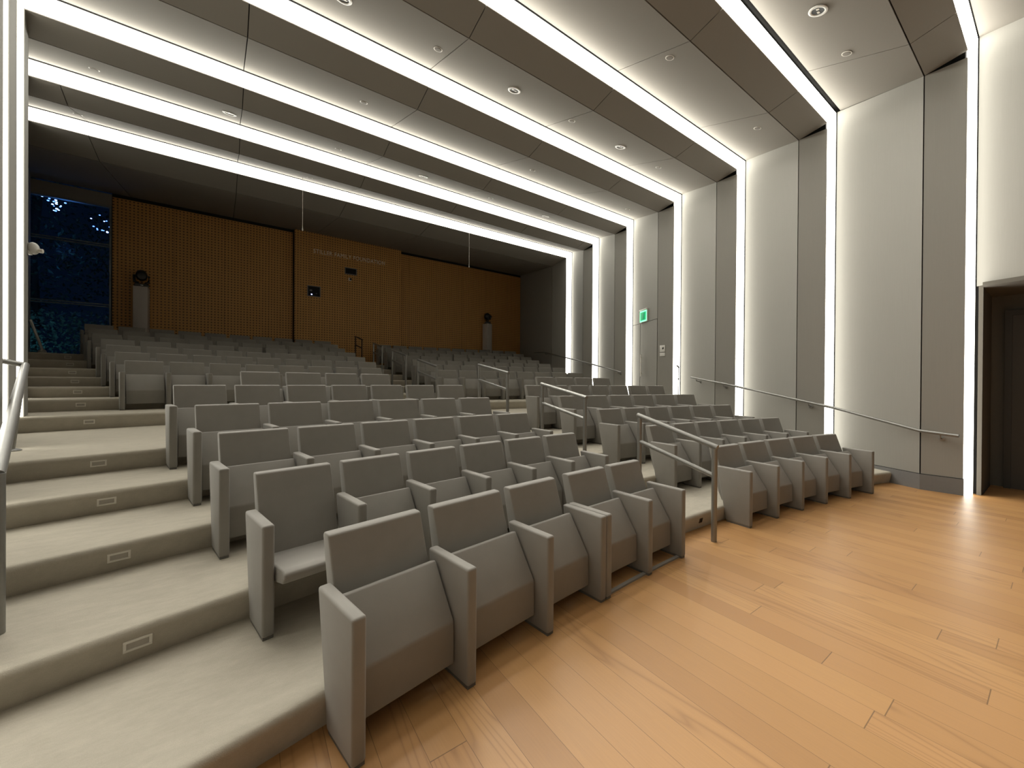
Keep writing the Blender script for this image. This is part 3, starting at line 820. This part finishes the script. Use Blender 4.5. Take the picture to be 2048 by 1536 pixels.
tree(-5.9, 19.6, 7.6, 2.2, 'dark tree outside, behind the upper middle of the window', seed=3)
tree(-3.9, 24.0, 8.4, 2.3, 'dark tree outside, by the wood wall edge of the window', seed=5)
tree(-8.8, 24.5, 4.2, 2.2, 'low dark tree outside, farthest from the window', seed=9)
rnd = random.Random(21)
b = bmesh.new()
for _ in range(4200):
    c = Vector((rnd.uniform(-1.5, 1.5), rnd.uniform(-.35, .35), 2.5*rnd.random()**1.5)); d = Vector((rnd.gauss(0,1), rnd.gauss(0,1), rnd.gauss(0,1))).normalized()
    e = d.orthogonal().normalized(); k = .035 + .04*rnd.random()
    b.faces.new([b.verts.new(c+d*k), b.verts.new(c+e*k*.5), b.verts.new(c-d*k), b.verts.new(c-e*k*.5)])
M_hedge = simple('hedge_leaves', (.16,.22,.17), .8, var=.45, nscale=9)
tag(finish(b, 'garden_hedge', M_hedge, smooth=0, loc=(-4.9, 17.6, 1.2)), 'teal-lit hedge outside, low behind the dark window', 'hedge')
M_fairy = emit('fairy_light', (.12,.24,1.0), 7)
M_fairy2 = emit('fairy_light_pale', (.35,.48,1.0), 9)
def fairy(cx, cy, cz, sx, sz, n, seed, label, grp):
    rnd = random.Random(seed)
    for i in range(n):
        b = bmesh.new(); bmesh.ops.create_icosphere(b, subdivisions=1, radius=.013+.012*rnd.random())
        for v in b.verts: v.co.x *= 1.4
        o = finish(b, 'fairy_bulb', M_fairy if rnd.random() < .65 else M_fairy2, None, smooth=60, loc=(cx+rnd.uniform(-sx, sx), cy+rnd.uniform(-.3, .3), cz+rnd.uniform(-sz, sz)))
        tag(o, label, 'fairy light', grp)
fairy(-4.95, 18.2, 7.08, .25, .22, 17, 2, 'tiny blue light in the cluster high in the window', 'blue lights in the upper cluster')
fairy(-3.96, 18.2, 6.72, .18, .28, 12, 4, 'tiny blue light in the cluster beside the wood wall', 'blue lights in the lower cluster')
def lamp(name, typ, loc, energy, c, size=.5, rot=None):
    l = bpy.data.lights.new(name, typ); l.energy = energy; l.color = c
    if typ == 'AREA': l.size = size
    else: l.shadow_soft_size = size
    o = bpy.data.objects.new(name, l); o.location = loc
    if rot: o.rotation_euler = rot
    C.objects.link(o); return o
for i, y in enumerate(YS[:NB]):  # added area light along each ceiling band, brightening the steps and floor
    x0, x1 = xl(y)+.5, xr(y)-1.2
    l = bpy.data.lights.new('band_fill', 'AREA'); l.shape = 'RECTANGLE'; l.size = x1-x0; l.size_y = .2; l.energy = (12, 26, 50, 50, 50, 46, 26, 34)[i]; l.color = (1, .965, .88); l.spread = radians(104)
    o = bpy.data.objects.new('band_fill', l); o.location = ((x0+x1)/2, y-.02, ZC-.13); o.rotation_euler = (radians(-42), 0, 0); C.objects.link(o)
lamp('garden_light', 'POINT', (-5.1, 16.3, 2.6), 16, (.25,.75,1.0), .25)
lamp('tree_light', 'POINT', (-4.6, 17.6, 5.6), 16, (.12,.35,1.0), .2)

# ------------------------------------------------------------------ world, camera, view
w = bpy.data.worlds.new('night'); scene.world = w; w.use_nodes = True
bg = w.node_tree.nodes['Background']; bg.inputs[0].default_value = (.0011,.0036,.010,1); bg.inputs[1].default_value = 1.0
cam = bpy.data.cameras.new('camera'); co = bpy.data.objects.new('camera', cam); C.objects.link(co)
yaw, pitch, roll, F = radians(34.661), radians(-.221), radians(.390), 769.0
f = Vector((sin(yaw)*cos(pitch), cos(yaw)*cos(pitch), sin(pitch))); rr = Vector((cos(yaw), -sin(yaw), 0)); uu = rr.cross(f)
r2 = rr*cos(roll) + uu*sin(roll); u2 = -rr*sin(roll) + uu*cos(roll)
Mx = Matrix((r2, u2, -f)).transposed().to_4x4(); Mx.translation = (0, 0, 1.6)
co.matrix_world = Mx
cam.sensor_fit = 'HORIZONTAL'; cam.sensor_width = 36; cam.lens = F/2048*36; cam.clip_start = .05; cam.clip_end = 200
scene.camera = co
vs = scene.view_settings
vs.view_transform = 'Standard'; vs.look = 'None'; vs.gamma = 1; vs.use_curve_mapping = False; vs.exposure = 0.0
scene.cycles.max_bounces = 10; scene.cycles.diffuse_bounces = 6; scene.cycles.transparent_max_bounces = 8
scene.cycles.sample_clamp_indirect = 6
